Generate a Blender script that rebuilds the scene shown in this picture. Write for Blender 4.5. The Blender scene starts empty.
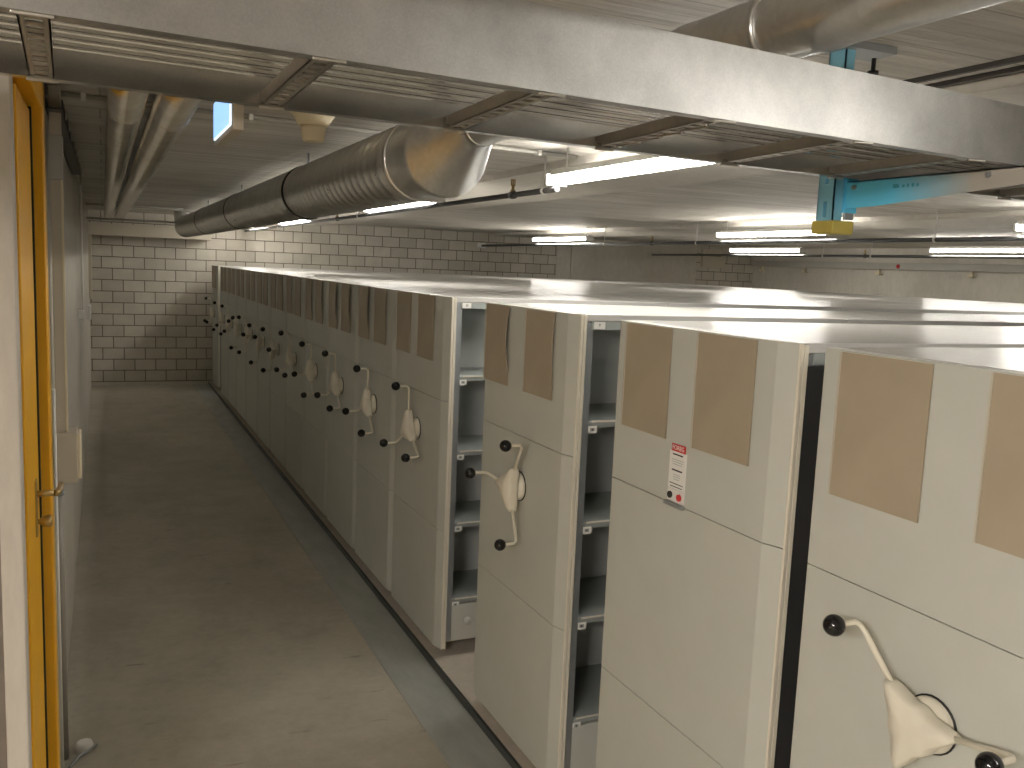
import bpy, bmesh, math, random
from mathutils import Vector, Matrix
random.seed(4)
S = bpy.context.scene
COL = S.collection
CZ = 1.78          # camera height above the floor
PI = math.pi

# ------------------------------------------------------------------ materials
def srgb(r, g, b):
    f = lambda c: (c/255/12.92) if c/255 <= .04045 else ((c/255+.055)/1.055)**2.4
    return (f(r), f(g), f(b), 1)

class NT:
    def __init__(self, name):
        self.m = bpy.data.materials.new(name); self.m.use_nodes = True
        self.t = self.m.node_tree; self.b = self.t.nodes['Principled BSDF']
    def n(self, typ, **kw):
        nd = self.t.nodes.new(typ)
        for k, v in kw.items():
            if k in nd.inputs: nd.inputs[k].default_value = v
            else: setattr(nd, k, v)
        return nd
    def l(self, a, b): self.t.links.new(a, b)
    def coord(self, scale=(1, 1, 1), loc=(0, 0, 0), rot=(0, 0, 0)):
        tc = self.n('ShaderNodeTexCoord'); mp = self.n('ShaderNodeMapping')
        mp.inputs['Scale'].default_value = scale; mp.inputs['Location'].default_value = loc
        mp.inputs['Rotation'].default_value = rot
        self.l(tc.outputs['Object'], mp.inputs['Vector']); return mp.outputs['Vector']
    def noise(self, vec, scale, detail=5, rough=.6):
        n = self.n('ShaderNodeTexNoise'); n.inputs['Scale'].default_value = scale
        n.inputs['Detail'].default_value = detail; n.inputs['Roughness'].default_value = rough
        self.l(vec, n.inputs['Vector']); return n.outputs['Fac']
    def ramp(self, fac, stops):
        r = self.n('ShaderNodeValToRGB'); e = r.color_ramp.elements
        while len(e) < len(stops): e.new(.5)
        for i, (p, c) in enumerate(stops):
            e[i].position = p; e[i].color = c if len(c) == 4 else (*c, 1)
        self.l(fac, r.inputs['Fac']); return r.outputs['Color']
    def mix(self, fac, a, b, typ='MIX'):
        m = self.n('ShaderNodeMix'); m.data_type = 'RGBA'; m.blend_type = typ
        for s, v in (('Factor', fac), ('A', a), ('B', b)):
            idx = {'Factor': 0, 'A': 6, 'B': 7}[s]
            if hasattr(v, 'is_linked') or hasattr(v, 'links'): self.l(v, m.inputs[idx])
            else: m.inputs[idx].default_value = v
        return m.outputs[2]
    def bump(self, h, strength=.3, dist=.01, prev=None):
        b = self.n('ShaderNodeBump'); b.inputs['Strength'].default_value = strength
        b.inputs['Distance'].default_value = dist
        self.l(h, b.inputs['Height'])
        if prev is not None: self.l(prev, b.inputs['Normal'])
        return b.outputs['Normal']
    def set(self, col=None, rough=None, metal=None, normal=None, spec=None):
        for k, v in (('Base Color', col), ('Roughness', rough), ('Metallic', metal), ('Normal', normal), ('Specular IOR Level', spec)):
            if v is None: continue
            if hasattr(v, 'links'): self.l(v, self.b.inputs[k])
            else: self.b.inputs[k].default_value = v
        return self.m

def paint(name, col, rough=.45, var=.05, metal=0., spec=.5):
    t = NT(name); v = t.coord()
    n = t.noise(v, 6, 4)
    lo = tuple(c*(1-var) for c in col[:3]); hi = tuple(min(1, c*(1+var)) for c in col[:3])
    c = t.ramp(n, [(.3, lo), (.7, hi)])
    return t.set(c, rough, metal, spec=spec)

def g(v): return (v, v, v)
def S3(r, g_, b): return srgb(r, g_, b)[:3]

M = {}
M['sheet'] = paint('lacquered_sheet', (.505, .515, .47), .42, .03)
M['top'] = paint('lacquered_top', (.54, .53, .51), .27, .03)
M['edge'] = paint('cream_edge', (.70, .66, .56), .4, .03)
M['shelf'] = paint('grey_shelf_lacquer', (.33, .36, .35), .42, .04, .1)
M['post'] = paint('galvanised_post', (.34, .36, .37), .38, .08, .55)
M['holder'] = paint('brown_card', (.36, .305, .225), .5, .05)
M['holder_edge'] = paint('card_holder_rim', (.5, .46, .38), .35, .03)
M['knob'] = paint('black_knob', (.006, .006, .007), .12, .0)
M['wheel'] = paint('white_handwheel', (.72, .68, .57), .4, .02)
M['black'] = paint('black_plastic', (.012, .012, .012), .5, .0)
M['white'] = paint('white_plastic', (.75, .74, .70), .45, .02)
M['paper'] = paint('paper_label', (.78, .78, .74), .6, .02)
M['ink'] = paint('dark_ink', (.03, .03, .03), .6, 0)
M['red'] = paint('red_print', (.52, .03, .03), .5, .05)
M['yellow'] = paint('yellow_door_paint', (.78, .40, .008), .42, .04)
M['beige'] = paint('beige_plastic', (.52, .47, .38), .5, .03)
M['cream'] = paint('cream_plastic', (.74, .66, .48), .5, .03)
M['brass'] = paint('aged_brass', (.42, .30, .12), .35, .1, .9)
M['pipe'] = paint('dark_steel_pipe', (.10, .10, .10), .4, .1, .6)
M['blue'] = paint('blue_bracket_lacquer', (.10, .52, .80), .38, .06, .0)
M['bluemark'] = paint('stamped_blue', (.05, .33, .52), .5, .03)
M['bluepale'] = paint('pale_blue_post', (.22, .50, .64), .38, .08, .2)
M['yellowcap'] = paint('yellow_rubber_cap', (.40, .33, .07), .5, .04)
M['conduit'] = paint('grey_conduit', (.42, .40, .36), .45, .04)
M['darktray'] = paint('dark_wall_tray', (.07, .065, .06), .5, .1, .4)
M['floorpipe'] = paint('brown_grey_pipe', (.26, .235, .20), .45, .05)
M['armfade'] = None
M['partition'] = paint('pale_partition_lacquer', (.60, .615, .60), .45, .03)

def galv(name, col=(.58, .58, .57), rough=.3, spang=60, var=.14, stretch=(1, 1, 1), bumps=.0):
    t = NT(name); v = t.coord(stretch)
    vo = t.n('ShaderNodeTexVoronoi'); vo.inputs['Scale'].default_value = spang; t.l(v, vo.inputs['Vector'])
    n = t.noise(v, 5, 6)
    a = t.ramp(n, [(.25, tuple(c*(1-var*1.6) for c in col)), (.75, tuple(min(1, c*(1+var)) for c in col))])
    bw = t.n('ShaderNodeRGBToBW'); t.l(vo.outputs['Color'], bw.inputs[0])
    b = t.ramp(bw.outputs[0], [(.0, g(.93)), (1., g(1.05))])
    c = t.mix(1., a, b, 'MULTIPLY')
    r = t.n('ShaderNodeMapRange'); r.inputs['To Min'].default_value = rough*.92; r.inputs['To Max'].default_value = rough*1.12
    n2 = t.noise(v, 9, 5); t.l(n2, r.inputs['Value'])
    nm = t.bump(n2, .03, .002) if bumps else None
    return t.set(c, r.outputs[0], .95, nm)
M['galv'] = galv('galvanised_rail', (.44, .437, .425), .42, 420, .22)
M['galvfar'] = galv('galvanised_rail_inner', (.52, .51, .49), .17, 420, .16)
M['galvrung'] = galv('galvanised_rung', (.50, .47, .42), .45, 120, .15)
M['duct'] = galv('spiral_duct_steel', (.72, .72, .71), .28, 90, .10)
M['reducer'] = galv('reducer_steel', (.66, .67, .67), .36, 90, .10)
M['insul'] = galv('pipe_jacket_steel', (.76, .73, .68), .24, 60, .10)

def concrete_ceiling():
    t = NT('board_marked_concrete')
    v1 = t.coord((.35, 9, 9)); v2 = t.coord((1, 1, 1)); v3 = t.coord((.8, 26, 26))
    n1 = t.noise(v1, 2.2, 6, .65); n3 = t.noise(v3, 1.6, 5, .6); n2 = t.noise(v2, 1.1, 5, .6)
    c1 = t.ramp(n1, [(.3, (.50, .47, .41)), (.68, (.80, .765, .70))])
    c2 = t.ramp(n2, [(.25, g(.78)), (.75, g(1.12))])
    c = t.mix(1., c1, c2, 'MULTIPLY')
    # board joints, boards run along X, 0.20 wide
    br = t.n('ShaderNodeTexBrick'); br.inputs['Scale'].default_value = 1.
    br.inputs['Brick Width'].default_value = 2.5; br.inputs['Row Height'].default_value = .25
    br.inputs['Mortar Size'].default_value = .004; br.inputs['Mortar Smooth'].default_value = .4
    br.inputs['Color1'].default_value = (1, 1, 1, 1); br.inputs['Color2'].default_value = (.90, .90, .90, 1)
    br.inputs['Mortar'].default_value = (.62, .62, .62, 1)
    t.l(v2, br.inputs['Vector'])
    c = t.mix(1., c, br.outputs['Color'], 'MULTIPLY')
    nm = t.bump(n1, 1., .03); nm = t.bump(n3, .8, .012, nm)
    return t.set(c, .62, 0, nm, .35)
M['ceiling'] = concrete_ceiling()

def smooth_concrete(name, col, scale=1.6, var=.16, rough=.75, bump=.15, stretch=(1, 1, 1)):
    t = NT(name); v = t.coord(stretch)
    n = t.noise(v, scale, 8, .62); n2 = t.noise(v, scale*14, 4)
    a = t.ramp(n, [(.28, tuple(c*(1-var) for c in col)), (.72, tuple(c*(1+var) for c in col))])
    b = t.ramp(n2, [(.3, g(.93)), (.7, g(1.05))])
    c = t.mix(1., a, b, 'MULTIPLY')
    nm = t.bump(n2, bump, .004)
    return t.set(c, rough, 0, nm, .3)
M['soffit'] = smooth_concrete('smooth_soffit', (.58, .55, .49), 1.2, .08, .6)
M['wallconc'] = smooth_concrete('grey_concrete_wall', (.56, .525, .46), 1.4, .14, stretch=(1, 1, .5))
M['leftwall'] = smooth_concrete('rendered_wall', (.50, .46, .39), 1.0, .10, .7)
M['pier'] = smooth_concrete('pale_concrete_pier', (.47, .43, .37), 3, .16, .7, .2, (1, 1, .25))
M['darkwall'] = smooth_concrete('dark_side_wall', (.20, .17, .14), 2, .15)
M['nearwall'] = smooth_concrete('near_wall', (.48, .44, .37), 1, .1)
M['platform'] = smooth_concrete('beige_platform_coating', (.54, .49, .42), 3, .05, .55, .05)

def floor_mat():
    t = NT('worn_concrete_floor')
    v = t.coord(); vs = t.coord((1.0, .7, 1))
    n = t.noise(vs, .9, 8, .62); n2 = t.noise(v, 22, 4); n3 = t.noise(v, 3.2, 6, .7)
    a = t.ramp(n, [(.28, (.35, .325, .265)), (.70, (.53, .495, .415))])
    b = t.ramp(n3, [(.25, g(.80)), (.55, g(1.0)), (.8, g(1.06))])
    c = t.mix(1., a, b, 'MULTIPLY')
    # scuffs: dark small streaks
    v4 = t.coord((2.2, 6.5, 1), rot=(0, 0, .3)); n4 = t.noise(v4, 2.6, 3, .5)
    s = t.ramp(n4, [(.0, g(1.)), (.66, g(1.)), (.76, g(.62))])
    c = t.mix(.8, c, s, 'MULTIPLY')
    b2 = t.ramp(n2, [(.3, g(.94)), (.7, g(1.05))])
    c = t.mix(1., c, b2, 'MULTIPLY')
    nm = t.bump(n2, .05, .003)
    return t.set(c, .55, 0, nm, .35)
M['floor'] = floor_mat()

def plate_mat():
    t = NT('scuffed_floor_plate')
    v = t.coord((1, .35, 1)); n = t.noise(v, 7, 7, .65)
    c = t.ramp(n, [(.3, (.31, .325, .305)), (.65, (.42, .435, .41)), (.8, (.54, .55, .52))])
    n2 = t.noise(v, 12, 4)
    r = t.ramp(n2, [(.3, g(.34)), (.7, g(.55))])
    return t.set(c, r, .1)
M['plate'] = plate_mat()
M['plateedge'] = paint('plate_upstand', (.07, .075, .07), .4, .1, .5)

def brick_mat(loc):
    t = NT('sand_lime_brick')
    tc = t.n('ShaderNodeTexCoord'); sep = t.n('ShaderNodeSeparateXYZ'); cmb = t.n('ShaderNodeCombineXYZ')
    t.l(tc.outputs['Object'], sep.inputs[0]); t.l(sep.outputs['X'], cmb.inputs['X']); t.l(sep.outputs['Z'], cmb.inputs['Y'])
    mp = t.n('ShaderNodeMapping'); mp.inputs['Location'].default_value = loc
    t.l(cmb.outputs[0], mp.inputs['Vector'])
    br = t.n('ShaderNodeTexBrick'); br.inputs['Scale'].default_value = 1.
    br.inputs['Brick Width'].default_value = .26; br.inputs['Row Height'].default_value = .15
    br.inputs['Mortar Size'].default_value = .006; br.inputs['Mortar Smooth'].default_value = .1
    br.inputs['Bias'].default_value = 0.
    br.inputs['Color1'].default_value = (.48, .445, .38, 1); br.inputs['Color2'].default_value = (.58, .54, .465, 1)
    br.inputs['Mortar'].default_value = (.17, .145, .11, 1)
    t.l(mp.outputs['Vector'], br.inputs['Vector'])
    v = t.coord(); n = t.noise(v, 5, 6)
    b = t.ramp(n, [(.3, g(.90)), (.7, g(1.07))])
    c = t.mix(1., br.outputs['Color'], b, 'MULTIPLY')
    inv = t.n('ShaderNodeMath', operation='SUBTRACT'); inv.inputs[0].default_value = 1.; t.l(br.outputs['Fac'], inv.inputs[1])
    nm = t.bump(inv.outputs[0], .6, .006)
    return t.set(c, .75, 0, nm, .25)
# course line at z = CZ+.0758 ; vertical joint at X = .114 in the course just under z = CZ-.372
M['brick'] = brick_mat((.146 - .13, -(CZ + .0758) + 15*.15, 0))

def emit(name, col, strength):
    m = bpy.data.materials.new(name); m.use_nodes = True
    b = m.node_tree.nodes['Principled BSDF']
    b.inputs['Base Color'].default_value = (.8, .8, .8, 1)
    b.inputs['Emission Color'].default_value = (*col, 1); b.inputs['Emission Strength'].default_value = strength
    return m
LAMP = 29.
M['tube'] = emit('fluorescent_tube', (1., .955, .88), LAMP)
M['nearlamp'] = emit('fluorescent_tube_near', (1., .92, .84), 175.)
M['signface'] = emit('lit_blue_sign_face', (.25, .50, .95), .8)
M['signrim'] = emit('lit_sign_rim', (.75, .9, 1.), .8)

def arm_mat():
    # blue near the post, turning grey towards the tip of the arm
    t = NT('blue_to_grey_arm'); tc = t.n('ShaderNodeTexCoord'); sp = t.n('ShaderNodeSeparateXYZ'); t.l(tc.outputs['Object'], sp.inputs[0])
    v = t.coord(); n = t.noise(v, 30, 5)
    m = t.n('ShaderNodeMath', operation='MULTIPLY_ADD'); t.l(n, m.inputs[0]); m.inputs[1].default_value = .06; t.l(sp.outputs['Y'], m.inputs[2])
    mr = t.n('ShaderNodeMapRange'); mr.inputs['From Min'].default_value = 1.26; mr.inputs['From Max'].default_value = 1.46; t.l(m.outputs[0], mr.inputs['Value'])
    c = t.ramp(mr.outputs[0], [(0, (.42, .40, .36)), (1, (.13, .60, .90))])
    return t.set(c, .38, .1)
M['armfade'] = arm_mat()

# ------------------------------------------------------------------ mesh helpers
class B:
    """collects shapes for ONE mesh object"""
    def __init__(self): self.bm = bmesh.new(); self.smooth = False
    def box(self, lo, hi, bev=0.):
        lo, hi = Vector(lo), Vector(hi)
        r = bmesh.ops.create_cube(self.bm, size=1.)
        vs = r['verts']
        for v in vs:
            v.co = Vector(((lo[i]+hi[i])/2 + v.co[i]*(hi[i]-lo[i])) for i in range(3))
        if bev:
            es = list({e for v in vs for e in v.link_edges})
            bmesh.ops.bevel(self.bm, geom=es, offset=bev, segments=2, affect='EDGES', profile=.5)
        return self
    def prism(self, pts, axis, a, b):
        """extrude polygon pts (2D) along axis from a to b; pts in the order of the remaining axes"""
        def mk(p, t):
            c = [0, 0, 0]; o = [i for i in range(3) if i != axis]
            c[axis] = t; c[o[0]], c[o[1]] = p; return self.bm.verts.new(c)
        A = [mk(p, a) for p in pts]; Bv = [mk(p, b) for p in pts]; n = len(pts)
        self.bm.faces.new(A); self.bm.faces.new(Bv)
        for i in range(n): self.bm.faces.new((A[i], A[(i+1) % n], Bv[(i+1) % n], Bv[i]))
        return self
    def tube(self, path, r, seg=12, caps=True):
        """sweep circles along points; r scalar or list"""
        path = [Vector(p) for p in path]; n = len(path)
        rs = r if isinstance(r, (list, tuple)) else [r]*n
        rings = []; ref = None
        for i, p in enumerate(path):
            d = (path[min(i+1, n-1)] - path[max(i-1, 0)]).normalized()
            if ref is None:
                ref = Vector((0, 0, 1)) if abs(d.z) < .9 else Vector((1, 0, 0))
            u = d.cross(ref).normalized(); w = u.cross(d).normalized(); ref = w
            rings.append([self.bm.verts.new(p + (u*math.cos(2*PI*k/seg) + w*math.sin(2*PI*k/seg))*rs[i]) for k in range(seg)])
        for i in range(n-1):
            for k in range(seg):
                f = self.bm.faces.new((rings[i][k], rings[i][(k+1) % seg], rings[i+1][(k+1) % seg], rings[i+1][k])); f.smooth = True
        if caps:
            self.bm.faces.new(rings[0]); self.bm.faces.new(rings[-1])
        return self
    def lathe(self, prof, axis, origin, seg=24):
        """prof list of (r, t) along axis"""
        o = Vector(origin); ax = Vector([1 if i == axis else 0 for i in range(3)])
        u = Vector([1 if i == (axis+1) % 3 else 0 for i in range(3)]); w = Vector([1 if i == (axis+2) % 3 else 0 for i in range(3)])
        rings = [[self.bm.verts.new(o + ax*t + (u*math.cos(2*PI*k/seg) + w*math.sin(2*PI*k/seg))*max(r, 1e-4)) for k in range(seg)] for r, t in prof]
        for i in range(len(prof)-1):
            for k in range(seg):
                f = self.bm.faces.new((rings[i][k], rings[i][(k+1) % seg], rings[i+1][(k+1) % seg], rings[i+1][k])); f.smooth = True
        self.bm.faces.new(rings[0]); self.bm.faces.new(rings[-1])
        return self
    def ball(self, c, r, seg=20):
        res = bmesh.ops.create_uvsphere(self.bm, u_segments=seg, v_segments=seg//2, radius=r)
        for v in res['verts']:
            v.co += Vector(c)
            for f in v.link_faces: f.smooth = True
        return self
    def obj(self, name, mat, parent=None, loc=None, rot=None):
        bmesh.ops.recalc_face_normals(self.bm, faces=self.bm.faces)
        me = bpy.data.meshes.new(name); self.bm.to_mesh(me); self.bm.free()
        me.materials.append(M[mat] if isinstance(mat, str) else mat)
        o = bpy.data.objects.new(name, me); COL.objects.link(o)
        if parent is not None: o.parent = parent
        if loc: o.location = loc
        if rot: o.rotation_euler = rot
        return o

def tag(o, label, cat, group=None):
    o['label'] = label; o['category'] = cat
    if group: o['group'] = group
    return o
def thing(name, label, cat, loc=(0, 0, 0), rot=(0, 0, 0), group=None):
    o = bpy.data.objects.new(name, None); COL.objects.link(o)
    o.empty_display_size = .1; o.location = loc; o.rotation_euler = rot
    return tag(o, label, cat, group)
def struct(o): o['kind'] = 'structure'; return o
def text(name, body, size, mat, parent, loc, rot, ext=.0004, align='CENTER'):
    cu = bpy.data.curves.new(name + '_curve', 'FONT'); cu.body = body; cu.size = size; cu.extrude = ext
    cu.align_x = align; cu.align_y = 'CENTER'; cu.materials.append(M[mat])
    tmp = bpy.data.objects.new(name + '_curve', cu); COL.objects.link(tmp)
    me = bpy.data.meshes.new_from_object(tmp.evaluated_get(bpy.context.evaluated_depsgraph_get()))
    bpy.data.objects.remove(tmp); bpy.data.curves.remove(cu)
    o = bpy.data.objects.new(name, me); COL.objects.link(o); o.parent = parent
    o.location = loc; o.rotation_euler = rot
    return o
def copy_tree(o, parent=None):
    c = o.copy(); COL.objects.link(c)
    if parent is not None: c.parent = parent
    for ch in list(o.children): copy_tree(ch, c)
    return c

# ------------------------------------------------------------------ room shell
XL, XR, YE, YN, ZC = -.16, 10.58, 13.0, -3.2, CZ + .516
struct(B().box((-3.2, YN-.2, -.2), (XR+.2, YE+.2, 0)).obj('floor', 'floor'))
struct(B().box((-3.2, YN-.2, ZC), (XR+.2, YE+.2, ZC+.1)).obj('ceiling', 'ceiling'))
struct(B().box((-.9, YE, 0), (6.637, YE+.2, ZC)).obj('wall_end', 'brick'))
struct(B().box((6.637, YE-.01, 0), (6.888, YE+.2, ZC)).obj('wall_end_pilaster', 'wallconc'))
struct(B().box((6.90, YE-.004, 0), (9.345, YE+.2, ZC)).obj('wall_end_concrete', 'wallconc'))
struct(B().box((9.345, YE, 0), (XR+.2, YE+.2, ZC)).obj('wall_end_brick', 'brick'))
struct(B().box((XR, YN-.2, 0), (XR+.2, YE, ZC)).obj('wall_right', 'wallconc'))
struct(B().box((-3.2, YN-.2, 0), (XR, YN, ZC)).obj('wall_near', 'nearwall'))
# left wall: near part set back behind a pier, door opening, long far part
struct(B().box((-3.2, YN, 0), (-2.9, 2.3, ZC)).obj('wall_left_near', 'nearwall'))
struct(B().box((-2.9, 2.14, 0), (-.2, 2.17, ZC)).obj('wall_left_return', 'darkwall'))
struct(B().box((-.205, 2.10, 0), (-.1625, 2.17, ZC), .004).obj('wall_left_pier', 'pier'))
struct(B().box((-.9, 2.72, 0), (XL, YE, ZC)).obj('wall_left', 'leftwall'))
struct(B().box((-.9, 2.17, CZ+.42), (XL, 2.72, ZC)).obj('wall_left_lintel', 'leftwall'))
# shallow ceiling beams along the lamp rows
struct(B().box((1.99, YN, ZC-.035), (2.85, YE, ZC+.02)).obj('trim_1', 'soffit'))
struct(B().box((5.53, YN, ZC-.035), (6.35, YE, ZC+.02)).obj('trim_2', 'soffit'))
# baseboard strip on the aisle wall, darker scuffed base of the end wall
struct(B().box((XL-.01, YE-.012, 0), (1.32, YE+.01, .05)).obj('baseboard_end', 'wallconc'))

# raised platform the cabinets run on, floor plate in front of it
PX = 1.32
struct(B().box((PX, .45, 0), (8.3, YE, .035)).obj('floor_platform', 'platform'))
struct(B().box((1.105, -.6, 0), (PX-.012, YE, .006)).obj('trim_3', 'plate'))
struct(B().box((PX-.012, -.6, 0), (PX, YE, .036)).obj('trim_4', 'plateedge'))

# ------------------------------------------------------------------ yellow door in the left wall
door = bpy.data.objects.new('door_1', None); COL.objects.link(door); door.location = (-.2, 2.6, 0); struct(door)
def dpart(b, name, mat, parent=door):
    o = b.obj(name, mat, parent); o.location = (-door.location) if parent is door else (0, 0, 0)
    return o
leaf = dpart(B().box((-.22, 2.18, .01), (-.158, 2.555, CZ+.335), .003), 'door_leaf', 'yellow')
# frame: lock-side jamb standing proud of the wall, and head
fr = B()
fr.box((-.24, 2.625, 0), (-.133, 2.725, CZ+.42), .004)
fr.box((-.24, 2.172, CZ+.350), (-.133, 2.625, CZ+.42), .004)
dpart(fr, 'door_frame', 'yellow')
dpart(B().box((-.25, 2.605, .0), (-.157, 2.624, CZ+.348)), 'door_seal', 'black')
lv = B()
lv.tube([(-.163, 2.42, CZ-.595), (-.118, 2.42, CZ-.595)], .008, 12)
lv.tube([(-.118, 2.42, CZ-.595), (-.112, 2.425, CZ-.597), (-.108, 2.44, CZ-.598), (-.105, 2.53, CZ-.600)], .008, 12)
h = lv.obj('door_handle', 'brass', leaf)
B().box((-.159, 2.402, CZ-.70), (-.154, 2.438, CZ-.56), .002).obj('handle_plate', 'brass', leaf)
kb = B().lathe([(.006, 0), (.007, .012), (.014, .02), (.015, .036), (.010, .04)], 0, (-.162, 2.42, CZ-.665), 16)
kb.obj('door_knob', 'brass', leaf)

# ------------------------------------------------------------------ cabinets
W = .715; H = 1.567; L = 6.5
SHELF_Z = (1.225, .894, .571, .223)
SEAMS = (0., .54, 1.115, H)
def plate_outline(hw):
    # (x, y): bevelled vertical edges, front face at x=0
    return [(.030, -hw), (.016, -hw), (.0, -hw+.050), (.0, hw-.004), (.003, hw), (.030, hw)]

def holder_mesh(bow):
    """A4 card holder: thin plate, bowed away from the panel along its right (-y) edge"""
    b = B(); bm = b.bm; w, h = .218, .287; nu, nv = 6, 12
    front, back = [], []
    for j in range(nv+1):
        rf, rb = [], []
        for i in range(nu+1):
            u, v = i/nu, j/nv
            x = -.006 - bow*(1-u)**2*math.sin(PI*min(1, (1-v)*1.15+.05))**1.0
            y = (u-.5)*w; z = (v-.5)*h
            rf.append(bm.verts.new((x, y, z))); rb.append(bm.verts.new((x+.004, y, z)))
        front.append(rf); back.append(rb)
    for j in range(nv):
        for i in range(nu):
            bm.faces.new((front[j][i], front[j][i+1], front[j+1][i+1], front[j+1][i]))
            bm.faces.new((back[j][i], back[j+1][i], back[j+1][i+1], back[j][i+1]))
    for j in range(nv):
        for i in (0, nu): bm.faces.new((front[j][i], front[j+1][i], back[j+1][i], back[j][i]))
    for i in range(nu):
        for j in (0, nv): bm.faces.new((front[j][i], front[j][i+1], back[j][i+1], back[j][i]))
    return b

def make_cabinet(label, group):
    t = thing('shelving_cabinet', label, 'cabinet', group=group)
    for a, c in zip(SEAMS[:-1], SEAMS[1:]):
        B().prism(plate_outline(W/2-.004), 2, a+.0012, c-.0012).obj('front_panel', 'sheet', t)
    for s in (-1, 1):
        e = B(); e.box((.0165, s*(W/2-.002)-.004, .0), (.0255, s*(W/2-.002)+.004, H-.002), .0012)
        e.box((.0275, s*(W/2-.002)-.004, .0), (.0385, s*(W/2-.002)+.004, H-.004), .0012)
        e.obj('edge_strip', 'edge', t)
    # inner side sheet behind the front, far end sheet, centre partition
    B().box((.0302, -.338, .03), (.034, .338, H-.022)).obj('side_sheet', 'post', t)
    B().box((L-.02, -.35, .02), (L, .35, H-.022)).obj('end_panel', 'sheet', t)
    B().box((.034, -.004, .2), (L-.02, .004, H-.022)).obj('partition', 'partition', t)
    for s in (-1, 1):
        for x in (.039, 1.13):
            p = B(); p.box((x, s*.344-.006, .03), (x+.028, s*.344+.006, H-.025), .001)
            p.obj('upright', 'post', t)
    n = 6
    for k in range(n):
        a = .0305 + (L-.0305)*k/n; c = .0305 + (L-.0305)*(k+1)/n
        B().box((a, -W/2+.003, H-.022), (c-.002, W/2-.003, H), .0025).obj('top_sheet', 'top', t)
    for s in (-1, 1):
        B().box((.060, s*.349-.004, H-.048), (L-.02, s*.349+.004, H-.0225)).obj('top_rail', 'shelf', t)
    for z in SHELF_Z:
        B().box((.06, -.342, z-.021), (L-.022, .342, z), .002).obj('shelf', 'shelf', t)
    pl = B(); pl.box((.0395, -.348, .028), (L-.01, .348, .195), .002)
    pl.obj('plinth', 'sheet', t)
    return t

def add_holders(t, y1, y2, bow1=0., bow2=0.):
    for y, bow in ((y1, bow1), (y2, bow2)):
        o = holder_mesh(bow).obj('card_holder', 'holder', t, loc=(0, y, 1.567-.1475))
        w = .218
        B().box((-.0085-bow*.0, w/2-.004, -.1435), (-.002, w/2, .1435)).obj('holder_rim', 'holder_edge', o)

def star_outline(n=48, r0=.030, r1=.078, rot=0., sharp=3.0):
    pts = []
    for k in range(n):
        a = 2*PI*k/n
        da = abs((a-rot+PI/3) % (2*PI/3) - PI/3)
        r = min(r1, r0/math.cos(PI/3-da)*(1-.10*math.sin(3*da)**2))
        pts.append((a, r))
    return pts

def make_handwheel(t, y, z, rot):
    hw = B().lathe([(.049, 0), (.050, .003), (.048, .014), (.040, .024), (.030, .034)], 0, (0, 0, 0), 28)
    for v in hw.bm.verts: v.co.x *= -1
    hw = hw.obj('handwheel', 'wheel', t, loc=(0, y, z), rot=(rot, 0, 0))
    rm = B().lathe([(.0505, -.004), (.0525, -.004), (.0525, -.0005), (.0505, -.0005)], 0, (0, 0, 0), 28)
    rm.obj('base_rim', 'black', hw)
    # three-lobed cover, domed
    b = B(); bm = b.bm; n = 60; rings = []
    for (sx, x) in ((.84, -.026), (.96, -.029), (1.0, -.035), (1.0, -.052), (.97, -.059), (.90, -.063), (.5, -.070), (.15, -.072)):
        rings.append([bm.verts.new((x if sx < 1 else x, r*sx*math.cos(a), r*sx*math.sin(a))) for a, r in star_outline(n, .0475, .090, 0., 1.)])
    for i in range(len(rings)-1):
        for k in range(n):
            f = bm.faces.new((rings[i][k], rings[i][(k+1) % n], rings[i+1][(k+1) % n], rings[i+1][k])); f.smooth = True
    bm.faces.new(rings[0]); bm.faces.new(rings[-1])
    b.obj('hub_cover', 'wheel', hw)
    for k in range(3):
        a = 2*PI*k/3; d = Vector((0, math.cos(a), math.sin(a)))
        r = .200
        P = [d*.076+Vector((-.044, 0, 0)), d*(r-.022)+Vector((-.047, 0, 0)), d*(r-.008)+Vector((-.049, 0, 0)), d*r+Vector((-.058, 0, 0)), d*r+Vector((-.100, 0, 0))]
        B().tube(P, .0055, 10).obj('spoke', 'wheel', hw)
        B().ball(d*r+Vector((-.110, 0, 0)), .0205, 24).obj('ball_grip', 'knob', hw)
    return hw

def add_labels(t, side, top_txt, marks, xs=.078):
    """small tags under the shelf edges on one side of a cabinet"""
    y = side*.3535
    rot = (PI/2, 0, 0) if side < 0 else (PI/2, 0, PI)
    tl = B().box((.066, y-.0007, H-.047), (.106, y+.0007, H-.024)).obj('rail_label', 'paper', t)
    text('label_text', top_txt, .013, 'ink', tl, (.086, y+side*.0012, H-.0355), rot)
    for z, m in zip(SHELF_Z, marks):
        yy = side*.3465
        glint = B().box((.08, yy-.0015, z-.003), (1.13, yy+.0015, z+.003), .001).obj('shelf_glint', 'edge', t)  # pale strip paints the light caught along the shelf edge
        z = z-.008
        lb = B().box((.066, yy-.0008, z-.029), (.100, yy+.0008, z-.006)).obj('shelf_label', 'paper', t)
        fr_ = B()
        fr_.box((.075, yy+side*.0008, z-.023), (.091, yy+side*.0014, z-.012))
        fr_.obj('label_mark', 'shelf', lb)
        B().box((.0815, yy+side*.0014, z-.021), (.0845, yy+side*.0018, z-.014)).obj('label_digit', 'ink', lb)

GRP = 'mobile shelving cabinets standing in the long closed block'
proto = make_cabinet('proto', GRP)

def place(o, y, label, group=None):
    o.location = (1.33, y, .08); o['label'] = label
    if group: o['group'] = group
    elif 'group' in o: del o['group']
    return o

def dup_cab(): return copy_tree(proto)
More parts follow.
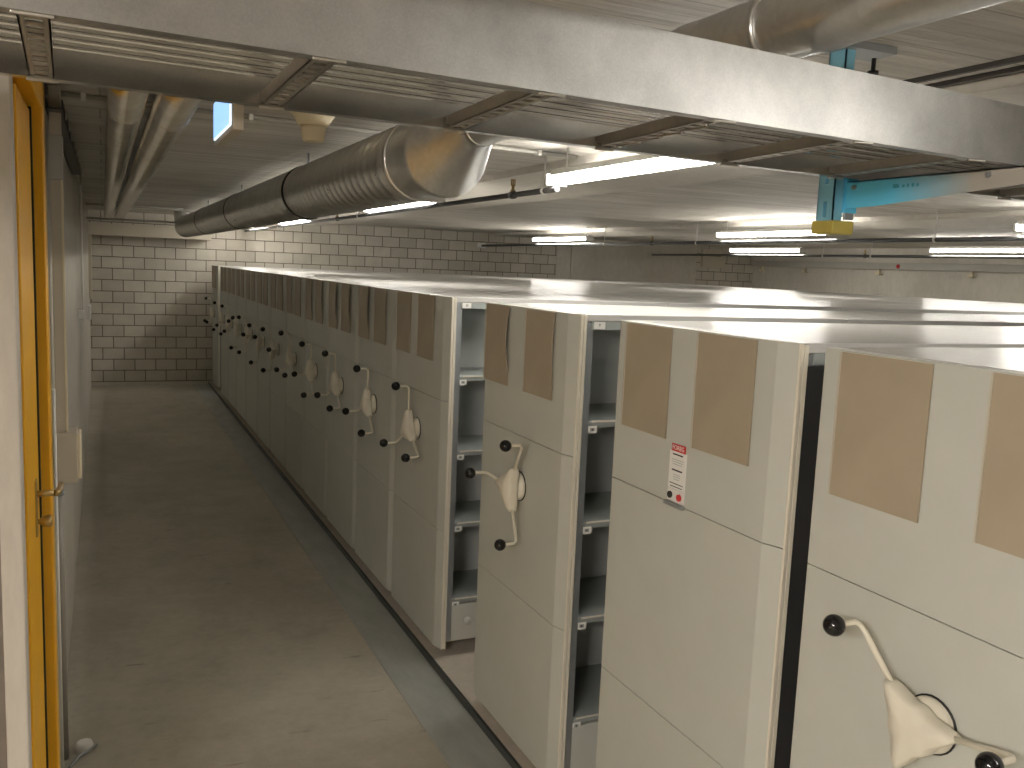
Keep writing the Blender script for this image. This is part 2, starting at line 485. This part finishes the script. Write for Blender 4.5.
# c0 : the first cabinet at the camera end
ZH = 1.70 - .762     # hand wheel height in cabinet coordinates
cabs = {}
cabs['a'] = place(dup_cab(), 1.397-W/2, 'shelving cabinet whose handwheel is cut off by the picture edge')
add_holders(cabs['a'], 1.234-(1.397-W/2), .899-(1.397-W/2))
make_handwheel(cabs['a'], 1.054-(1.397-W/2), ZH-.010, math.radians(45.5))
cabs['b'] = place(dup_cab(), 2.195-W/2, 'shelving cabinet with the red and white notice and no handwheel')
add_holders(cabs['b'], 2.036-(2.195-W/2), 1.705-(2.195-W/2))
cabs['c'] = place(dup_cab(), 3.166-W/2, 'shelving cabinet standing apart with open gaps on both sides of it')
yc = 3.166-W/2
add_holders(cabs['c'], 3.050-yc, 2.695-yc, .014, .007)
make_handwheel(cabs['c'], 2.805-yc, ZH, math.radians(2))
add_labels(cabs['c'], -1, '↑', '1234')
rots = (90, 100, 95, 107, 90, 54, 43, 55, 20, 80, 77)
words = ('first', 'second', 'third', 'fourth', 'fifth', 'sixth', 'seventh', 'eighth', 'ninth', 'tenth', 'eleventh')
bows = {0: (0, .003), 1: (.012, .004), 2: (.015, .012), 3: (.008, .010), 4: (.006, .004)}
for k in range(11):
    o = proto if k == 0 else dup_cab()
    lab = f'{words[k]} cabinet of the closed block counted from the open gap' if k else 'first cabinet of the closed block, its open shelves facing the wide gap'
    y = 3.590 + W/2 + .738*k
    place(o, y, lab, GRP)
    cabs[k] = o
for k in range(11):
    o = cabs[k]; b1, b2 = bows.get(k, (.002, .003))
    y = 3.590 + W/2 + .738*k
    add_holders(o, .246, -.083, b1, b2)
    make_handwheel(o, .004, ZH, math.radians(rots[k]))
add_labels(cabs[0], -1, '20', '1234')
for xx in (1.19, 3.32):
    B().box((xx, -.3545, H-.046), (xx+.075, -.3525, H-.024)).obj('rail_label', 'paper', cabs[0])
B().lathe([(.018, 0), (.018, .014), (.012, .024), (.004, .026)], 1, (.14, -.348, .118), 16).obj('buffer', 'sheet', cabs[0])
# mirrored buffer so that it sticks out of the plinth towards the gap
for ch in cabs[0].children:
    if ch.name.startswith('buffer'): ch.rotation_euler = (0, 0, 0); ch.scale = (1, 1, 1); ch.location = (0, 0, 0)
bb = [ch for ch in cabs[0].children if ch.name.startswith('buffer')][0]
for v in bb.data.vertices: v.co.y = -.696 - v.co.y
e = dup_cab()
e.scale = (1, .74, 1)
place(e, 12.12+W*.37, 'fixed shelving cabinet at the end wall behind the narrow gap')
B().box((.0395, -.3545, .03), (L-.03, -.3505, H-.05)).obj('back_sheet', 'pipe', cabs['b'])  # closing sheet, its dark tone painted in for the shade of the gap
# notice on the second cabinet
nt = cabs['b']
ny = 1.868-(2.195-W/2)
sg = B(); sg.box((-.003, ny-.036, 1.70-.545), (-.0002, ny+.036, 1.70-.4475), .0006)
notice = sg.obj('notice', 'paper', nt)
# slanted red logo above the white sheet
lg = B(); lg.box((-.0032, ny-.029, 1.70-.4475), (-.0004, ny+.029, 1.70-.4285)); lg = lg.obj('notice_logo', 'red', notice)
RX = (PI/2, 0, -PI/2)
text('logo_text', 'FOREG', .0165, 'paper', notice, (-.0034, ny, 1.70-.438), RX, .0003)
ln = [(-.4535, .044, .0034), (-.468, .052, .0012), (-.474, .048, .0012), (-.480, .040, .0012), (-.494, .044, .0038), (-.507, .030, .0012), (-.513, .030, .0012), (-.519, .026, .0012), (-.530, .058, .002), (-.538, .052, .002)]
for z, w, hh in ln:
    B().box((-.0036, ny-w/2, 1.70+z-hh), (-.003, ny+w/2, 1.70+z)).obj('text_line', 'shelf' if hh < .0015 else 'ink', notice)
st = B().box((-.003, ny-.036, 1.70-.578), (-.0002, ny+.036, 1.70-.546)).obj('notice_strip', 'white', nt)
for yy, mt in ((ny+.020, 'black'), (ny-.020, 'red')):
    B().lathe([(.009, 0), (.009, .004), (.005, .006)], 0, (-.009, yy, 1.70-.562), 18).obj('round_symbol', mt, st)
B().box((-.012, ny-.040, 1.70-.590), (-.0002, ny+.040, 1.70-.580), .001).obj('notice_clip', 'post', nt)

# ------------------------------------------------------------------ fluorescent lamps
def make_lamp(label, group, x, y0, y1, z=CZ+.388, mat='tube'):
    t = thing('fluorescent_lamp', label, 'lamp', (x, (y0+y1)/2, ZC), group=group)
    zl = z - ZC; h = (y1-y0)/2
    b = B(); b.prism([(-.018, .042), (-.032, .016), (-.008, .010), (.008, .010), (.032, .016), (.018, .042)], 1, -h, h); o = b.obj('lamp_housing', 'white', t, loc=(0, 0, zl))
    for s in (-1, 1):
        B().tube([(s*.022, -h+.012, zl-.004), (s*.022, h-.012, zl-.004)], .017, 14).obj('tube', mat, t)
    for s in (-1, 1):
        B().box((-.052, s*(h-.008)-.01, zl-.026), (.052, s*(h-.008)+.01, zl+.024), .003).obj('lamp_cap', 'white', t)
    for s in (-1, 1):
        B().tube([(0, s*h*.86, zl+.036), (0, s*h*.86, 0)], .0035, 8).obj('hanger_rod', 'white', t)
    return t
def lamps(x, spans, group, labels):
    for (a, b), lab in zip(spans, labels): make_lamp(lab, group, x, a, b, CZ+(.412 if a > 11 else .388))
lamps(1.81, [(2.1, 3.595), (5.13, 6.62), (8.7, 10.2), (11.25, 12.7)], 'lamps in the row beside the spiral duct',
      ['twin tube ceiling lamp ending behind the cable tray, brightest in view', 'twin tube ceiling lamp just below the wide end of the spiral duct',
       'twin tube ceiling lamp half hidden under the middle of the spiral duct', 'twin tube ceiling lamp behind the far end of the spiral duct'])
lamps(5.31, [(2.47, 3.97), (5.53, 7.04), (9.55, 11.06)], 'lamps in the middle row',
      ['ceiling lamp of the middle row, only its end showing under the blue bracket arm', 'long lit ceiling lamp touching the yellow bracket cap', 'lit ceiling lamp in front of the brick and concrete end wall'])
lamps(8.43, [(5.83, 7.33), (9.38, 10.87)], 'lamps in the row beside the side wall',
      ['lit ceiling lamp above the wall trunking cut by the picture edge', 'lit ceiling lamp below the one that touches the yellow cap'])
# lamps that go on behind the camera
make_lamp('ceiling lamp over the cabinets behind the camera', None, 1.81, -.9, .6)
make_lamp('ceiling lamp in the side bay beside the camera', None, -1.25, -1.35, .15, mat='nearlamp')

# ------------------------------------------------------------------ sprinkler pipes along the lamp rows
def sprinkler_pipe(label, x, y0, y1, z, r, heads, hangers):
    t = thing('sprinkler_pipe', label, 'pipe', (x, y0, z))
    B().tube([(0, 0, 0), (0, y1-y0, 0)], r, 12).obj('pipe_run', 'pipe', t)
    for y in heads:
        yy = y-y0
        hd = B(); hd.lathe([(.012, r*.6), (.012, r+.012), (.007, r+.014), (.007, r+.035), (.003, r+.036), (.003, r+.056), (.014, r+.057), (.014, r+.060)], 2, (0, yy, 0), 14)
        hd.box((-.011, yy-.003, r+.03), (-.007, yy+.003, r+.058)); hd.box((.007, yy-.003, r+.03), (.011, yy+.003, r+.058))
        hd.obj('sprinkler_head', 'brass', t)
        B().lathe([(r+.006, -.018), (r+.006, .018)], 1, (0, yy, 0), 14).obj('pipe_tee', 'pipe', t)
    for y in hangers:
        yy = y-y0
        B().lathe([(r+.004, -.008), (r+.004, .008)], 1, (0, yy, 0), 14).obj('pipe_clamp', 'white', t)
        B().tube([(0, yy, r), (0, yy, ZC-z)], .004, 8).obj('hanger_rod', 'white', t)
    return t
sprinkler_pipe('dark sprinkler pipe with a brass head beside the spiral duct', 1.80, 3.55, 12.98, CZ+.346, .013, [4.02, 7.6], [3.68, 6.9, 10.4])
sprinkler_pipe('dark sprinkler pipe under the middle lamp row', 5.31, 2.2, 12.94, CZ+.318, .016, [8.2], [4.6, 7.4, 9.2])
sprinkler_pipe('dark sprinkler pipe below the side wall lamps', 8.43, 5.2, 12.98, CZ+.318, .016, [8.3], [8.2, 9.0])
tag(B().box((5.25, YE-.08, CZ+.28), (5.37, YE+.002, CZ+.36), .004).obj('pipe_bracket', 'white'), 'small white bracket on the brick wall under the middle lamp row', 'bracket')

# ------------------------------------------------------------------ spiral duct
def spiral(b, x, z, r, y0, y1, pitch, seg=40, rib=.003):
    path, rs = [], []
    n = max(2, int((y1-y0)/pitch))
    for i in range(n):
        a = y0+(y1-y0)*i/n; c = (y1-y0)/n
        for f, dr in ((0, 0), (.80, 0), (.86, rib), (.94, rib)):
            path.append((x, a+c*f, z)); rs.append(r+dr)
    path.append((x, y1, z)); rs.append(r)
    b.tube(path, rs, seg)
    return b
dx, dz, dr = .93, CZ+.327, .125
d = thing('spiral_duct', 'large galvanised spiral ventilation duct under the ceiling above the cabinet fronts', 'duct', (dx, 2.42, dz))
def dp(b, name, mat):
    o = b.obj(name, mat, d); o.location = -Vector(d.location); return o
dp(spiral(B(), dx, dz, dr, 2.80, 11.75, .085), 'duct_run', 'duct')
# far end bends up into the ceiling
bend = [(dx, 11.75, dz)] + [(dx, 11.75+.16*math.sin(a), dz+.16*(1-math.cos(a))) for a in [PI/2*i/8 for i in range(1, 9)]] + [(dx, 11.91, ZC)]
dp(B().tube(bend, dr, 40), 'duct_bend', 'duct')
for y in (2.79, 4.55, 6.9, 9.2):
    b = B(); b.lathe([(dr+.001, -.014), (dr+.006, -.014), (dr+.006, .014), (dr+.001, .014)], 1, (dx, y, dz), 40)
    dp(b, 'duct_clamp', 'black' if y > 3 else 'duct')
    if y > 3: dp(B().tube([(dx, y, dz+dr), (dx, y, ZC)], .005, 8), 'duct_hanger', 'post')
sx, sz, sr = .99, CZ+.398, .055
red = B(); path = []; seg = 48; rings = []
for (x, z, r, y) in ((dx, dz, dr+.002, 2.80), (dx, dz, dr+.002, 2.60), (dx, dz, dr+.005, 2.595), (dx, dz, dr+.005, 2.57), (dx, dz, dr+.001, 2.56), (sx, sz, sr+.005, 2.485), (sx, sz, sr+.005, 2.44)):
    rings.append([red.bm.verts.new((x+r*math.cos(2*PI*k/seg), y, z+r*math.sin(2*PI*k/seg))) for k in range(seg)])
for i in range(len(rings)-1):
    for k in range(seg):
        f = red.bm.faces.new((rings[i][k], rings[i][(k+1) % seg], rings[i+1][(k+1) % seg], rings[i+1][k])); f.smooth = i not in (1, 2, 3)
dp(red, 'duct_reducer', 'reducer')
dp(spiral(B(), sx, sz, sr, -2.9, 2.46, .33, 32, .0018), 'narrow_duct', 'duct')
for y in (2.435, 1.62, 1.20):
    b = B(); b.lathe([(sr+.001, -.006), (sr+.0045, -.006), (sr+.0045, .006), (sr+.001, .006)], 1, (sx, y, sz), 32)
    dp(b, 'duct_joint', 'duct')

# two jacketed pipes along the aisle ceiling
for (x, z, r, lab) in ((.072, CZ+.446, .052, 'metal jacketed ceiling pipe next to the yellow door'), (.203, CZ+.442, .057, 'metal jacketed ceiling pipe between its twin and the blue sign')):
    t = thing('jacketed_pipe', lab, 'pipe', (x, .9, z), group=None)
    B().tube([(0, 0, 0), (0, 11.6, 0)], r, 28).obj('pipe_jacket', 'insul', t)
    for y in (2.22, 4.9, 7.4):
        B().lathe([(r+.0003, -.012), (r+.002, -.012), (r+.002, .012), (r+.0003, .012)], 1, (0, y, 0), 28).obj('jacket_seam', 'insul', t)
    B().tube([(0, 1.5, r), (0, 1.5, ZC-z)], .004, 8).obj('pipe_hanger', 'post', t)
    B().tube([(0, 8.5, r), (0, 8.5, ZC-z)], .004, 8).obj('pipe_hanger', 'post', t)
tag(B().box((XL, 12.72, CZ+.195), (1.325, YE, CZ+.345), .003).obj('wall_duct', 'beige'), 'beige boxed duct across the top of the brick end wall', 'duct')
for y, zz in ((11.4, .36), (11.0, .50)):
    o = B().tube([(XL, y, CZ+zz+.0), (.84, y, CZ+zz+.0)], .012, 10).obj('cross_pipe', 'conduit')
    tag(o, 'thin grey pipe crossing under the jacketed pipes' if zz < .4 else 'thin grey pipe on the ceiling above the jacketed pipes', 'pipe')
cc = thing('ceiling_conduit', 'thin grey conduit clipped across the ceiling behind the cable tray', 'conduit', (0, 3.5, ZC))
B().tube([(XL, -.1, -.010), (1.95, .17, -.010)], .009, 10).obj('conduit_run', 'conduit', cc)
for x in (-.05, .50, 1.15, 1.75):
    B().box((x-.008, -.015+.13*x-.08, -.024), (x+.008, .015+.13*x-.08, 0), .002).obj('conduit_clip', 'white', cc)
for x, w, lab in ((1.877, .016, 'narrow dark strip for joint and edge shading along the ceiling above the cabinets'), (1.965, .024, 'wide dark strip for joint and edge shading at the edge of the ceiling beam')):
    tag(B().box((x-w/2, -2.9, ZC-.012), (x+w/2, 3.2, ZC+.003), .002).obj('joint_shade_strip', 'darktray'), lab, 'conduit')  # dark strips put in for beam edge shading and formwork joints

# ------------------------------------------------------------------ cable tray
K = .09
def ty(y0, x): return y0 + K*x
TZ0, TZ1 = CZ+.2235, CZ+.3275
YA, YB = 1.016, 1.412
tr = thing('cable_tray', 'wide galvanised cable ladder hanging across the ceiling in front', 'cable tray', (0, 1.2, TZ0))
def tp(b, name, mat):
    o = b.obj(name, mat, tr); o.location = -Vector(tr.location); return o
def rail(y0, inward, x0, x1):
    b = B(); bm = b.bm
    # (dy, z) profile of the C rail; web outside, flanges turned inward with small returns
    s = inward; tk = .0025; f = .022
    prof = [(0, TZ0), (f*s, TZ0), (f*s, TZ0+.007), ((f-.002)*s, TZ0+.007), ((f-.002)*s, TZ0+tk), (tk*s, TZ0+tk)]
    if inward < 0:
        # far rail: inner web is ribbed lengthwise
        for zz in (.45, .55, .65, .75):
            zr = TZ0 + (TZ1-TZ0)*zz
            prof += [(tk*s, zr-.003), (tk*s+.0014*s, zr-.001), (tk*s+.0014*s, zr+.001), (tk*s, zr+.003)]
    prof += [(tk*s, TZ1-tk), ((f-.002)*s, TZ1-tk), ((f-.002)*s, TZ1-.007), (f*s, TZ1-.007), (f*s, TZ1), (0, TZ1)]
    A = [bm.verts.new((x0, ty(y0, x0)+p, z)) for p, z in prof]; C = [bm.verts.new((x1, ty(y0, x1)+p, z)) for p, z in prof]
    n = len(prof)
    for i in range(n): bm.faces.new((A[i], A[(i+1) % n], C[(i+1) % n], C[i]))
    bm.faces.new(A); bm.faces.new(C)
    return b
tp(rail(YA, 1, -2.2, 4.2), 'side_rail', 'galv')
tp(rail(YB, -1, -2.2, 4.2), 'side_rail', 'galvfar')
for k in range(-6, 9):
    xn = -.058 + .293*k; xf = xn*1.04 - .010
    yn, yf = ty(YA, xn)+.004, ty(YB, xf)-.004
    b = B(); Lr = math.hypot(yf-yn, xf-xn); w = .030
    # slotted bottom web and two flanges turned up, in local coords y = along
    b.box((-w/2, 0, .003), (-w/2+.007, Lr, .005)); b.box((w/2-.007, 0, .003), (w/2, Lr, .005))
    m = 12
    for i in range(m+1):
        yy = Lr*i/m
        b.box((-w/2+.006, max(0, yy-.008), .003), (w/2-.006, min(Lr, yy+.008), .005))
    b.box((-w/2, 0, .003), (-w/2+.002, Lr, .022)); b.box((w/2-.002, 0, .003), (w/2, Lr, .022))
    o = b.obj('rung', 'galvrung', tr)
    o.location = Vector((xn, yn, TZ0)) - Vector(tr.location); o.rotation_euler = (0, 0, -math.atan2(xf-xn, yf-yn))
    if k == 3:
        zz = [(w/2*(1 if i % 2 else -1)*.9, .03+Lr*.09*i, .0005 if i % 2 else -.004) for i in range(10)]
        B().tube(zz, .0016, 6).obj('tie_wire', 'galvrung', o)
    for yy in (0., Lr):
        c = B().box((-w/2-.004, yy-.006 if yy else .0, -.003), (w/2+.004, yy+.004 if not yy else yy, .003), .001)
        c.obj('rung_clip', 'galvrung', o)

# cantilever bracket that carries the tray
bx, by = 1.36, 1.556
br = thing('cantilever_bracket', 'blue tapered cantilever bracket with yellow end cap under the cable tray', 'bracket', (1.47, by, ZC))
def bp(b, name, mat):
    o = b.obj(name, mat, br); o.location = -Vector(br.location); return o
zc0 = CZ+.132
po = B()      # slotted channel post, its slotted web towards the aisle
x0, x1 = 1.474, 1.500
zs = [zc0+.004]
slots = [(CZ+.142+.072*i, CZ+.142+.072*i+.034) for i in range(5)]
z = zc0
ym0, ym1 = by+.019, by+.031
for a, c in slots:
    po.box((x0, ym0, z), (x0+.003, ym1, a)); z = c
po.box((x0, ym0, z), (x0+.003, ym1, ZC))
po.box((x0, by, zc0), (x0+.003, ym0, ZC)); po.box((x0, ym1, zc0), (x0+.003, by+.050, ZC))
po.box((x0, by, zc0), (x1, by+.003, ZC))
po.box((x0, by+.047, zc0), (x1, by+.050, ZC))
bp(po, 'post', 'bluepale')
bp(B().box((x0-.006, by-.010, CZ+.104), (x1+.030, by+.058, CZ+.134), .004), 'end_cap', 'yellowcap')
xa = x1+.004
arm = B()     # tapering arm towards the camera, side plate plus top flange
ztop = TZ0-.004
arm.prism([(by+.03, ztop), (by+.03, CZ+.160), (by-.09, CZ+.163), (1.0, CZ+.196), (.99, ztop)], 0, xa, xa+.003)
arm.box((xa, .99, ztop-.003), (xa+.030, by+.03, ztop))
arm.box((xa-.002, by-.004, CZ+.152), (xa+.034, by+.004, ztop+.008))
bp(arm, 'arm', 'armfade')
stp = B()
for i, (w_, h_) in enumerate(((.012, .008), (.004, .006), (.006, .006), (.005, .007), (.006, .007), (.005, .006))):
    stp.box((xa-.0006, by-.135-.012*i-w_, ztop-.022), (xa+.001, by-.135-.012*i, ztop-.022+h_))
bp(stp, 'stamped_marking', 'bluemark')
for yy, zz in ((by-.03, ztop-.014), (by-.36, ztop-.011)):
    bp(B().lathe([(.0055, 0), (.0055, .006)], 0, (xa-.007, yy, zz), 6), 'bolt', 'post')
bp(B().box((xa+.004, by-.002, CZ+.137), (xa+.030, by+.004, CZ+.156), .001), 'foot_plate', 'post')
cl = B().lathe([(.012, 0), (.012, .008), (.005, .009), (.005, .035)], 2, (1.555, by, CZ+.455), 8)
bp(cl, 'post_bolt', 'black')
bp(B().box((1.44, by-.02, CZ+.50), (1.60, by+.06, ZC+.002)), 'head_plate', 'post')

# ------------------------------------------------------------------ blue sign, ceiling sounder
sg = thing('exit_sign', 'lit light blue box sign hanging below the ceiling by the jacketed pipes', 'sign', (.35, 2.93, ZC))
def sp(b, name, mat, par=None):
    o = b.obj(name, mat, sg); o.location = -Vector(sg.location); return o
sp(B().box((.338, 2.69, CZ+.352), (.368, 3.145, CZ+.495), .003), 'sign_housing', 'beige')
sp(B().box((.334, 2.722, CZ+.368), (.3385, 3.133, CZ+.483)), 'sign_border', 'signrim')
sp(B().box((.3325, 2.728, CZ+.372), (.3345, 3.127, CZ+.479)), 'sign_face', 'signface')
for y in (2.8, 3.05): sp(B().tube([(.353, y, CZ+.49), (.353, y, ZC)], .004, 8), 'sign_hanger', 'post')
sd = thing('alarm_sounder', 'cream two-tier funnel shaped alarm sounder on the ceiling', 'alarm', (.677, 3.24, ZC))
B().lathe([(.090, 0), (.085, -.008), (.066, -.028), (.053, -.052), (.050, -.055)], 2, (0, 0, 0), 32).obj('sounder_base', 'cream', sd)
B().lathe([(.046, -.055), (.044, -.062), (.037, -.105), (.034, -.108), (.010, -.106)], 2, (0, 0, 0), 32).obj('sounder_horn', 'cream', sd)

# ------------------------------------------------------------------ things on the left wall
tk = thing('wall_trunking', 'beige cable trunking standing on the wall above the flat outlet box', 'trunking', (-.13, 3.3, 1.2))
def kp(b, name, mat):
    o = b.obj(name, mat, tk); o.location = -Vector(tk.location); return o
kp(B().box((-.150, 3.3, CZ-.605), (-.116, 3.36, CZ+.22), .003), 'trunk_lower', 'beige')
kp(B().box((-.152, 3.295, CZ+.22), (-.112, 3.365, CZ+.36), .003), 'trunk_joint', 'conduit')
kp(B().box((-.150, 3.3, CZ+.36), (-.116, 3.36, ZC), .003), 'trunk_upper', 'beige')
kp(B().box((-.119, 3.297, CZ-.605), (-.113, 3.300, CZ+.22)), 'trunk_lip', 'cream')
bxo = thing('outlet_box', 'beige wall outlet box between the trunking and the dark floor pipe', 'outlet', (-.12, 3.33, 1.1))
def op(b, name, mat):
    o = b.obj(name, mat, bxo); o.location = -Vector(bxo.location); return o
op(B().box((-.150, 3.28, CZ-.777), (-.086, 3.40, CZ-.606), .004), 'box_body', 'beige')
op(B().box((-.087, 3.29, CZ-.765), (-.076, 3.42, CZ-.618), .003), 'box_lid', 'cream')
vp = thing('floor_pipe', 'dark vertical pipe from the outlet box down to the floor', 'pipe', (-.148, 3.33, 0))
B().tube([(0, 0, 0), (0, 0, CZ-.777)], .0135, 14).obj('pipe_run', 'floorpipe', vp)
B().lathe([(.018, -.008), (.018, .008)], 2, (0, 0, CZ-.82), 14).obj('pipe_clamp', 'post', vp)
tag(B().tube([(-.150, 3.22, CZ-.45), (-.150, 3.22, .0)], .005, 8).obj('wall_cable', 'white'), 'thin white cable running down the wall beside the yellow door frame', 'cable')
ds = thing('door_stop', 'round grey door stop with a bent arm on the floor', 'door stop', (-.086, 3.37, 0))
B().lathe([(.030, 0), (.030, .018), (.026, .030), (.020, .032), (.006, .033)], 2, (0, 0, 0), 28).obj('stop_disc', 'white', ds)
B().tube([(-.045, -.12, .006), (-.02, -.06, .008), (.012, -.030, .010), (.040, .004, .012)], .006, 10).obj('stop_arm', 'post', ds)

wt = thing('wall_cable_tray', 'dark perforated cable tray high along the aisle wall', 'cable tray', (-.11, 3.22, CZ+.43))
b = B()
b.box((-.045, 0, 0), (.004, 2.7, .004)); b.box((.000, 0, 0), (.004, 2.7, .03)); b.box((-.045, 0, 0), (-.041, 2.7, .03))
b.obj('tray_body', 'darktray', wt)
for i in range(8):
    B().box((.0035, .2+.33*i, -.004), (.009, .215+.33*i, .025)).obj('tray_clip', 'conduit', wt)
wc = thing('wall_conduit', 'thin bright conduit hanging down the aisle wall past the dark tray', 'conduit', (-.125, 6.65, CZ+.4))
B().tube([(0, 0, .02), (0, 0, -.80)], .008, 10).obj('conduit_run', 'white', wc)
B().box((-.03, -.02, -.86), (.006, .02, -.80), .003).obj('conduit_end', 'white', wc)
B().tube([(0, 0, .02), (0, 0, ZC-CZ-.4)], .005, 8).obj('conduit_stub', 'conduit', wc)
tag(B().box((XL, 11.2, CZ-.78), (-.128, 11.4, CZ-.62), .004).obj('wall_socket', 'white'), 'small white socket box far down the aisle wall', 'socket')
tag(B().box((XL, 12.35, CZ-.6), (-.125, 12.55, CZ+.195), .003).obj('wall_trunking', 'beige'), 'pale vertical trunking in the corner of the end wall', 'trunking')

# ------------------------------------------------------------------ right and end wall fittings
tk2 = thing('side_wall_trunking', 'pale metal trunking along the side wall beyond the cabinet tops', 'trunking', (10.5, 9, CZ+.25))
b = B().box((-.04, -4.5, -.045), (.08, 3.9, .05), .003); b.obj('trunk_body', 'conduit', tk2)
for y in (13.0-.3, 11.64, 10.07, 8.48):
    q = B(); yy = y-9
    q.box((.0, yy-.04, -.13), (.08, yy+.04, -.118)); q.box((.0, yy-.04, -.13), (.012, yy+.04, -.085)); q.box((.02, yy-.012, -.118), (.06, yy+.012, -.045))
    q.obj('trunk_clamp', 'cream', tk2)
B().ball((-.042, .65, .0), .03, 14).obj('indicator_button', 'red', tk2)
jb = thing('junction_box', 'pale square junction board on the end wall with a dark latch', 'box', (9.66, YE, CZ+.26))
B().box((-.23, -.06, -.11), (.25, 0, .20), .006).obj('board_body', 'beige', jb)
B().box((-.08, -.085, .08), (.14, -.06, .11), .004).obj('board_latch', 'pipe', jb)

# ------------------------------------------------------------------ world, camera, colour
w = bpy.data.worlds.new('World'); S.world = w; w.use_nodes = True
w.node_tree.nodes['Background'].inputs[0].default_value = (0, 0, 0, 1)
yaw, pitch, roll, F = .428863411, .128402171, .0419697263, 899.575543
fw = Vector((math.sin(yaw)*math.cos(pitch), math.cos(yaw)*math.cos(pitch), -math.sin(pitch)))
rt = Vector((math.cos(yaw), -math.sin(yaw), 0)); up = rt.cross(fw)
r2 = rt*math.cos(roll) + up*math.sin(roll); u2 = -rt*math.sin(roll) + up*math.cos(roll)
cam = bpy.data.cameras.new('Camera'); cam.sensor_width = 36; cam.lens = 36*F/1024; cam.clip_start = .02
co = bpy.data.objects.new('Camera', cam); COL.objects.link(co)
mt = Matrix((( r2.x, u2.x, -fw.x, 0), (r2.y, u2.y, -fw.y, 0), (r2.z, u2.z, -fw.z, CZ), (0, 0, 0, 1)))
co.matrix_world = mt
S.camera = co
vs = S.view_settings
vs.view_transform = 'Standard'; vs.look = 'None'; vs.gamma = 1; vs.use_curve_mapping = False
vs.exposure = 0.71
S.cycles.use_denoising = True
S.cycles.denoising_prefilter = 'ACCURATE'
S.cycles.max_bounces = 10; S.cycles.diffuse_bounces = 6; S.cycles.glossy_bounces = 4
S.cycles.sample_clamp_indirect = 4
